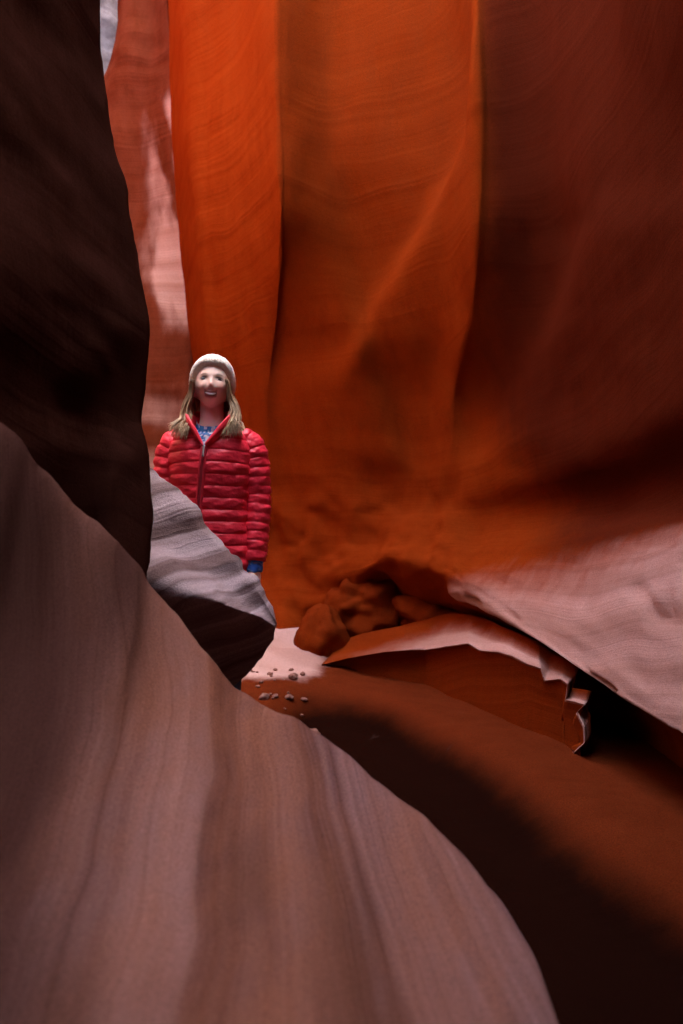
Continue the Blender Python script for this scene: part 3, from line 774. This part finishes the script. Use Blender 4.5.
def make_body():
    b = MB()
    b.grid(tilt(head_grid()), True, True)
    for s in (-1, 1):                                               # ears
        b.ball((s * 0.074, 0.012, HZ - 0.02), (0.010, 0.018, 0.030), 12)
    b.tube([(0, 0.022, 1.55), (0, 0.020, 1.46), (0, 0.015, 1.38)], [0.052, 0.050, 0.058], 24)
    b.tube([(-0.14, 0.016, 1.318), (0, 0.014, 1.375), (0.14, 0.016, 1.318)], [0.034, 0.056, 0.034], 20)
    tor = [(1.37, .10, .07), (1.30, .145, .088), (1.22, .15, .10), (1.10, .132, .092), (1.02, .128, .09), (0.93, .15, .10), (0.86, .155, .105), (0.80, .12, .08)]
    th = np.arange(40) / 40 * 2 * math.pi
    b.grid(cr_axis(np.array([[(w * math.cos(a), 0.012 + q * math.sin(a), z) for a in th] for z, w, q in tor]), 5, 0), True, True)
    for s in (-1, 1):
        b.tube([(s * .145, .012, 1.33), (s * .183, .012, 1.22), (s * .192, .012, 1.09), (s * .190, -.015, 0.95), (s * .188, -.036, 0.80)], [.046, .043, .037, .035, .025], 18)
        # hand: palm, four unequal bent fingers, thumb from the side of the palm
        b.tube([(s * .188, -.036, .81), (s * .187, -.042, .765), (s * .185, -.048, .725)], [.024, .030, .028], 14)
        b.tube([(s * .188, -.060, .765), (s * .186, -.066, .725)], [.016, .015], 10, smooth=False)
        b.tube([(s * .186, -.022, .760), (s * .184, -.028, .722)], [.015, .014], 10, smooth=False)
        for k, (yo, ln) in enumerate([(-.070, .070), (-.052, .078), (-.034, .072), (-.017, .056)]):
            x0 = s * .185
            b.tube([(x0, yo, .725), (x0 - s * .004, yo - .003, .725 - ln * .45), (x0 - s * .014, yo - .004, .725 - ln * .78), (x0 - s * .028, yo - .003, .725 - ln)],
                   [.0095, .0088, .008, .0068], 10)
        b.tube([(s * .184, -.062, .780), (s * .176, -.086, .752), (s * .168, -.094, .722), (s * .162, -.092, .698)], [.013, .0115, .0105, .0085], 10)
        b.tube([(s * .085, .012, .86), (s * .084, .006, .66), (s * .076, .008, .47), (s * .072, .022, .30), (s * .070, .028, .09)], [.085, .072, .052, .050, .035], 20)
        b.tube([(s * .072, .045, .045), (s * .080, -.04, .05), (s * .100, -.125, .035)], [.036, .036, .028], 14)
    tmp = b.build('body_tmp', M_skin, None)
    md = tmp.modifiers.new('r', 'REMESH'); md.mode = 'VOXEL'; md.voxel_size = 0.0042; md.use_smooth_shade = True
    dg = bpy.context.evaluated_depsgraph_get()
    me = bpy.data.meshes.new_from_object(tmp.evaluated_get(dg))
    old = tmp.data
    bpy.data.objects.remove(tmp); bpy.data.meshes.remove(old)
    me.name = 'body'
    n = len(me.vertices)
    v = np.empty(n * 3, np.float32); me.vertices.foreach_get('co', v); v = v.reshape(-1, 3)
    v = np.where((v[:, 2] > 1.44)[:, None], tilt(v, True), v)
    x, y, z = v[:, 0] - HX, v[:, 1], v[:, 2] - HZ
    skin = np.tile(np.array([0.90, 0.63, 0.52]), (n, 1))
    face = smooth01((-0.03 - y) / 0.02) * (z > -0.13) * (z < 0.1)
    def mix(c, w):
        nonlocal skin
        w = np.clip(w * face, 0, 1)[:, None]
        skin = skin * (1 - w) + np.array(c) * w
    for s in (-1, 1):
        mix((0.68, 0.33, 0.27), 0.55 * g2(x, z, s * 0.042, -0.036, 0.018, 0.014))
        bz = 0.0185 - 18 * (np.abs(x) - 0.034) ** 2 * 0.5 + 0.0
        mix((0.15, 0.075, 0.04), 0.9 * np.exp(-((z - bz) / 0.0046) ** 2) * np.exp(-((x - s * 0.033) / 0.015) ** 4))
        mix((0.035, 0.018, 0.012), 1.0 * np.exp(-((z - 0.0050 + 9 * (np.abs(x) - 0.031) ** 2) / 0.0048) ** 2) * np.exp(-((x - s * 0.031) / 0.0170) ** 4))
        mix((0.13, 0.065, 0.05), 0.8 * g2(x, z, s * 0.031, -0.0055, 0.015, 0.0030))
        mix((0.40, 0.18, 0.15), 0.4 * g2(x, z, s * 0.007, -0.050, 0.004, 0.0025))
    lipc = -0.0685 + 14 * x ** 2
    mix((0.52, 0.15, 0.14), 0.9 * np.exp(-((z - lipc - 0.0075) / 0.0038) ** 2) * (np.abs(x) < 0.026))
    mix((0.55, 0.17, 0.16), 0.9 * np.exp(-((z - lipc + 0.0085) / 0.0045) ** 2) * (np.abs(x) < 0.024))
    mix((0.10, 0.02, 0.02), 0.95 * np.exp(-((z - lipc) / 0.0045) ** 2) * (np.abs(x) < 0.0255))
    at = me.attributes.new('tint', 'FLOAT_COLOR', 'POINT')
    at.data.foreach_set('color', np.concatenate([skin, np.ones((n, 1))], 1).astype(np.float32).ravel())
    me.materials.clear(); me.materials.append(M_skin)
    me.polygons.foreach_set('use_smooth', [True] * len(me.polygons))
    o = bpy.data.objects.new('body', me); COL.objects.link(o); o.parent = PER
    return o, v
body, bv = make_body()

def face_y(x, z):
    """front of the face at local x, z"""
    d = (bv[:, 0] - x) ** 2 + (bv[:, 2] - z) ** 2 + 100.0 * (bv[:, 1] > 0)
    i = np.argsort(d)[:6]
    return float(bv[i, 1].min())

for s in (-1, 1):
    e = MB()
    cx, cz_ = s * 0.031, HZ - 0.0012
    cy = face_y(cx, cz_) + 0.0075
    n = 22
    th = np.linspace(0.01, math.pi - 0.01, n)[:, None]; ph = (np.arange(2 * n) / (2 * n) * 2 * math.pi)[None]
    g = np.stack([np.sin(th) * np.cos(ph), -np.cos(th) * np.ones_like(ph), np.sin(th) * np.sin(ph)], -1)
    c = np.where(th < 0.30, 0.008, np.where(th < 0.70, 0.04, 0.30)) * np.ones_like(ph)
    col = np.stack([c, c * np.where((th > 0.30) & (th < .62), 1.1, 0.98), c * np.where((th > 0.30) & (th < .62), 1.2, 0.95)], -1)
    e.grid(g * np.array([0.0135, 0.0095, 0.0048]) + np.array((cx, cy, cz_)), True, True, col.reshape(-1, 3))
    e.v = [tilt(q) for q in e.v]; e.build('eye', M_gloss, PER)
t = MB()
xs = np.linspace(-0.023, 0.023, 25)
tg = []
for k, dz in enumerate((0.0042, 0.0016, -0.0016, -0.0040)):
    tg.append([(x, face_y(0, HZ - 0.060) + 0.0030 + 9 * x * x - (0.0012 if k in (1, 2) else 0), HZ - 0.0675 + 11 * x * x + dz * (1 - (x / 0.0245) ** 4)) for x in xs])
tg = np.array(tg)
t.grid(np.concatenate([tg, tg[::-1] + np.array((0, 0.006, 0))]), False, False, (0.9, 0.88, 0.84))
t.v = [tilt(q) for q in t.v]; t.build('teeth', M_gloss, PER)

# hat: cream beanie with a turned-up band
def make_hat():
    h = MB()
    n = 180
    az = np.arange(n) / n * 2 * math.pi
    front = np.clip(np.cos(az), -1, 1)
    zb = 1.556 + 0.100 * smooth01((front + 0.05) / 0.95) - 0.010 * (front < 0) * np.abs(front)
    rows = []
    prof = [(-0.010, 0.93), (-0.004, 0.99), (0.0, 1.015), (0.12, 1.055), (0.25, 1.065), (0.36, 1.05), (0.40, 1.005), (0.45, 1.0)]
    zt = 1.716
    for q, k in prof:
        z = zb + q * 0.115 if q > 0 else zb + q
        u = np.clip((z - 1.605) / (zt - 1.605), -0.5, 1)
        rr = np.where(u > 0, np.sqrt(np.clip(1 - u ** 2.3, 0, 1)), 1 - 0.10 * u * u)
        rib_ = 1 + 0.012 * np.cos(az * 44)
        rows.append(np.stack([0.0935 * np.sin(az) * rr * k * rib_, 0.006 - 0.107 * front * rr * k * rib_, z * np.ones(n)], -1))
    zl = rows[-1][:, 2]
    for w in np.linspace(0.12, 1, 22):
        z = zl + (zt - zl) * (math.sin(w * math.pi / 2))
        u = np.clip((z - 1.605) / (zt - 1.605), -0.5, 1)
        rr = np.sqrt(np.clip(1 - np.clip(u, 0, 1) ** 2.3, 0, 1)) * (1 - 0.0 * w)
        rr = np.maximum(rr, 0.02)
        cab = 1 + 0.016 * np.cos(az * 30 + 3 * np.sin(w * 20))
        rows.append(np.stack([0.0935 * np.sin(az) * rr * cab, 0.006 - 0.107 * front * rr * cab, z + 0.003 * vnoise(np.stack([az * 4, az * 0 + w * 9, az * 0], -1), 3)], -1))
    h.grid(np.array(rows), True, True, (0.87, 0.79, 0.66))
    h.v = [tilt(q) for q in h.v]
    return h.build('hat', M_knit, PER)
make_hat()

# hair: wavy shoulder-length locks, lighter towards the ends
def make_hair():
    h = MB()
    def lock(a, b, c, d, r, tone):
        ph, fr, am = (a[0] > 0) * 2.0 + 16.0 * a[1] + rng.uniform(-0.5, 0.5), rng.uniform(1.5, 2.1), rng.uniform(0.010, 0.018)
        pts, m = [], 14
        A = cr_axis(np.array([a, b, c, d]), 5, 0)
        m = len(A)
        tt = np.linspace(0, 1, m)
        tw = tt * (1.25 - 0.75 * tt)
        A[:, 0] += am * tw * np.sin(ph + fr * 6.28 * tt); A[:, 1] += am * tw * np.cos(ph * 1.3 + fr * 6.28 * tt)
        rad = r * (0.75 + 0.5 * np.sin(tt * math.pi)) * np.clip((1.03 - tt) / 0.25, 0.12, 1)
        before = h.n
        base, tipc = np.array([0.20, 0.115, 0.06]) * tone, np.array([0.50, 0.35, 0.20]) * tone
        h.tube(A, rad, 5, 1, (1, 1, 1), cap=False, smooth=False)
        k = np.repeat(np.linspace(0, 1, m), 5)[:, None] ** 1.3
        h.c[-1] = base * (1 - k) + tipc * k
    for s in (-1, 1):
        for i in range(430):
            u, w, spread = rng.random(), rng.random(), rng.random()
            y0 = -0.058 + 0.13 * u
            ex = s * (0.052 + 0.085 * spread + (0.022 if s < 0 else 0.006))
            ez = rng.uniform(1.35, 1.41) - 0.02 * (1 - spread)
            ey = (-0.130 + 0.06 * rng.random()) if u < 0.62 else 0.05 * rng.random()
            out = 0.012 * w + 0.012 * spread
            lock((s * (0.066 + 0.012 * w), y0, 1.60), (s * (0.076 + out), y0 + 0.004, 1.525), (s * (0.080 + 0.034 * spread + 0.012 * w), y0 * 0.6 + ey * 0.35, 1.445), (ex, ey, ez), rng.uniform(0.0015, 0.0032), rng.uniform(0.75, 1.4))
    for i in range(80):
        x0 = rng.uniform(-0.075, 0.075)
        lock((x0, 0.080 - 3 * x0 * x0, 1.57), (x0 * 1.1, 0.095, 1.51), (x0 * 1.2, 0.095, 1.45), (x0 * 1.35, 0.11, rng.uniform(1.36, 1.41)), 0.0055, rng.uniform(0.7, 1.2))
    return h.build('hair', M_hair, PER)
make_hair()

# jacket: quilted torso, sleeves, stand-up collar; zip and pull
TZ = [(0.79, .178, .122), (0.83, .182, .125), (0.92, .176, .120), (1.05, .163, .113), (1.15, .168, .120), (1.24, .177, .127), (1.31, .176, .118), (1.355, .160, .104), (1.39, .122, .092), (1.415, .080, .076)]
TZ = np.array(TZ)
TZr = cr_axis(TZ, 14, 0)
def torso_r(z):
    return np.interp(z, TZr[:, 0], TZr[:, 1]), np.interp(z, TZr[:, 0], TZr[:, 2])
def sup(a, w, q, n=2.35):
    ca, sa = np.cos(a), np.sin(a)
    r = (np.abs(ca) ** n + np.abs(sa) ** n) ** (-1 / n)
    return w * ca * r, q * sa * r
def quilt(t, pitch):
    return np.abs(np.sin(math.pi * t / pitch)) ** 0.36
def make_jacket():
    j = MB()
    zz = np.linspace(0.79, 1.415, 210); a = np.arange(150) / 150 * 2 * math.pi
    Z, A = np.meshgrid(zz, a, indexing='ij')
    w, q = torso_r(Z)
    x, y = sup(A, w, q)
    wob = Z + 0.006 * fbm(np.stack([x * 9, y * 9, Z * 6], -1), 2, 5) + 0.010 * np.clip(np.abs(x) - 0.07, 0, 1) / 0.1 * (Z > 1.2)
    puff = 0.0095 * quilt(wob, 0.050) - 0.003 + 0.007 * fbm(np.stack([x * 22, y * 22, Z * 34], -1), 3, 8)
    nx, ny = x / w ** 1.0, y / q ** 1.0
    L = np.sqrt(nx ** 2 + ny ** 2)
    g = np.stack([x + nx / L * puff, y + ny / L * puff + 0.008, Z], -1)
    R, C = Z.shape
    f = grid_faces(R, C, 0, True, True)
    v = g.reshape(-1, 3)
    cen_ = v[f].mean(1)
    cut = (cen_[:, 1] < 0) & (np.abs(cen_[:, 0] + 0.012) < np.clip((cen_[:, 2] - 1.300) * 0.52, 0, 1)) & (cen_[:, 2] > 1.300)
    red = np.array([0.84, 0.026, 0.055])
    j.add(v, f[~cut], red)
    for s in (-1, 1):
        P_ = np.array([(s * .118, .016, 1.352), (s * .160, .016, 1.325), (s * .184, .014, 1.25), (s * .197, .010, 1.10), (s * .193, -.016, .94), (s * .188, -.034, .832)])
        Rr = np.array([.050, .060, .060, .055, .051, .044])
        pts = cr_axis(P_, 34, 0); rad = cr_axis(Rr[:, None], 34, 0)[:, 0]
        ln = np.concatenate([[0], np.cumsum(np.linalg.norm(np.diff(pts, axis=0), axis=1))])
        t = np.gradient(pts, axis=0); t /= np.linalg.norm(t, axis=1, keepdims=True)
        aa = np.cross(t, np.array([0, 1.0, 0])); aa /= np.linalg.norm(aa, axis=1, keepdims=True); bb = np.cross(t, aa)
        th = np.arange(64) / 64 * 2 * math.pi
        base = pts[:, None] + rad[:, None, None] * (np.cos(th)[None, :, None] * aa[:, None] + np.sin(th)[None, :, None] * bb[:, None])
        nd_ = base - pts[:, None]; nd_ /= np.linalg.norm(nd_, axis=-1, keepdims=True)
        lw = ln[:, None] + 0.006 * fbm(base * 11, 2, 15)
        pf = 0.0085 * quilt(lw + 0.01, 0.040) - 0.003 + 0.007 * fbm(base * np.array([26, 26, 38]), 3, 18)
        gs = base + nd_ * pf[..., None]
        inner = pts[-1][None, None] + (gs[-1:] - pts[-1]) * 0.80
        j.grid(np.concatenate([gs, inner, inner + np.array((0, 0.002, 0.03))]), True, False, red)
    return j.build('jacket', M_jack, PER)
jk = make_jacket()
def front_y(x, z):
    w, q = torso_r(z)
    return 0.008 - q * (1 - min(0.95, abs(x) / w) ** 2.35) ** (1 / 2.35)

col_ = MB()
path = [(-.016, -.112, 1.318), (-.046, -.110, 1.370), (-.080, -.076, 1.415), (-.084, -.010, 1.432), (-.062, .062, 1.442), (0, .088, 1.446), (.062, .062, 1.442), (.084, -.010, 1.432), (.080, -.076, 1.415), (.044, -.110, 1.370), (-.004, -.114, 1.318)]
hh = [.012, .026, .034, .038, .040, .040, .040, .038, .034, .026, .012]
PP = cr_axis(np.array(path), 8, 0); H_ = cr_axis(np.array(hh)[:, None], 8, 0)[:, 0]
th = np.arange(22) / 22 * 2 * math.pi
cg = []
for p, h in zip(PP, H_):
    out = np.array([p[0], p[1] - 0.0, 0]); out /= np.linalg.norm(out) + 1e-9
    upv = np.array([out[0] * 0.35, out[1] * 0.35, 1.0]); upv /= np.linalg.norm(upv)
    cg.append([p + upv * h * math.cos(a) * (1 + 0.0 * a) + out * (0.011 + 0.004 * abs(math.cos(2 * a))) * math.sin(a) for a in th])
col_.grid(np.array(cg), True, True, (0.84, 0.026, 0.055))
col_.build('collar', M_jack, jk)

zp = MB()
zl = np.linspace(0.80, 1.312, 120)
rows_ = []
for wx, dy, tone in ((-0.0165, 0.004, 1), (-0.013, -0.008, 1), (-0.006, -0.0105, 1), (-0.0055, -0.007, 0), (0.0055, -0.007, 0), (0.006, -0.0105, 1), (0.013, -0.008, 1), (0.0165, 0.004, 1)):
    rows_.append([(-0.010 - 0.03 * (1.312 - z) / 0.3 * 1.0 + wx, front_y(-0.01, z) + dy - 0.002, z) for z in zl])
zp.grid(np.array(rows_), False, False, np.repeat(np.array([[0.70, .025, .05]] * 3 + [[0.34, .02, .035]] * 2 + [[0.70, .025, .05]] * 3), len(zl), 0))
zo = zp.build('zip', M_jack, jk)
pl = MB()
pl.tube([(-0.0105, front_y(-.01, 1.31) - 0.014, 1.312), (-0.011, front_y(-.01, 1.29) - 0.019, 1.290), (-0.0115, front_y(-.01, 1.27) - 0.019, 1.272)], [.005, .0042, .0055], 8, 3, (0.25, 0.22, 0.22))
pl.build('zip_pull', M_gloss, zo)

# shirt at the neck and wrists
def shirt_col(p):
    n1 = fbm(p * np.array([60, 60, 60.0]), 2, 77); n2 = vnoise(p * np.array([95, 95, 130.0]), 78)
    c = np.where((n1 > 0.10)[:, None], np.array([0.62, 0.72, 0.80]), np.where((n2 > 0.1)[:, None], np.array([0.03, 0.12, 0.42]), np.array([0.06, 0.26, 0.55])))
    return c
sh = MB()
zz = np.linspace(1.0, 1.435, 90); a = np.arange(120) / 120 * 2 * math.pi
Z, A = np.meshgrid(zz, a, indexing='ij')
w, q = torso_r(np.minimum(Z, 1.40))
nk = smooth01((Z - 1.36) / 0.06)
x, y = sup(A, (w - 0.022) * (1 - nk) + 0.064 * nk, (q - 0.016) * (1 - nk) + 0.066 * nk)
g = np.stack([x, y + 0.010, Z - 0.035 * smooth01((-y - 0.02) / 0.05) * nk], -1)
sh.grid(g, True, False, shirt_col(g.reshape(-1, 3)))
so = sh.build('shirt', M_cloth, PER)
for s in (-1, 1):
    c = MB()
    g = []
    for k, (z, r) in enumerate([(0.845, .036), (0.83, .037), (0.815, .0365), (0.803, .037), (0.793, .036), (0.788, .033), (0.792, .029), (0.81, .029)]):
        g.append([(s * .188 + r * math.cos(t_), -.036 + r * math.sin(t_) * 1.0, z + 0.002 * math.sin(5 * t_)) for t_ in np.arange(40) / 40 * 6.2832])
    g = cr_axis(np.array(g), 4, 0)
    cn = vnoise(g.reshape(-1, 3) * np.array([90, 90, 140]), 79)
    c.grid(g, True, False, np.where((cn > 0.35)[:, None], np.array([0.25, 0.45, 0.85]), np.array([0.04, 0.16, 0.66])))
    c.build('cuff', M_cloth, so)

# trousers and boots
tr = MB()
for s in (-1, 1):
    tr.tube([(s * .080, .012, .87), (s * .082, .008, .66), (s * .076, .010, .47), (s * .072, .022, .30), (s * .070, .026, .075)], [.097, .080, .060, .054, .048], 26, 8, (0.035, 0.045, 0.07))
tr.grid(cr_axis(np.array([[(w_ * math.cos(t_), .012 + q_ * math.sin(t_), z) for t_ in np.arange(48) / 48 * 6.2832] for z, w_, q_ in [(1.0, .15, .10), (.93, .160, .110), (.86, .165, .115), (.80, .13, .09)]]), 5, 0), True, True, (0.035, 0.045, 0.07))
tr.build('trousers', M_cloth, PER)
for s in (-1, 1):
    bt = MB()
    bt.tube([(s * .070, .030, .15), (s * .070, .030, .06)], [.053, .053], 20, smooth=False, col=(0.16, 0.09, 0.05))
    bt.tube([(s * .070, .055, .045), (s * .076, -.03, .052), (s * .086, -.10, .045), (s * .090, -.145, .038)], [.044, .048, .045, .034], 20, 5, (0.16, 0.09, 0.05))
    bo = bt.build('boot', M_cloth, PER)
    sl = MB()
    out = [(-.040, .09), (.040, .09), (.046, 0), (.052, -.10), (.030, -.175), (-.015, -.18), (-.042, -.12), (-.046, 0)]
    out = cr_axis(np.array(out + out[:1]), 5, 0)[:-1]
    sl.grid(np.array([[(s * (.074 + .10 * max(0, -py_)) + px_ * k_, py_ * k_, z_) for px_, py_ in out] for z_, k_ in ((0.0, .97), (.004, 1), (.024, 1), (.028, .97))]), True, True, (0.03, 0.028, 0.026))
    sl.build('sole', M_cloth, bo)
PER.location.z = floor_here
for ch in PER.children: pass
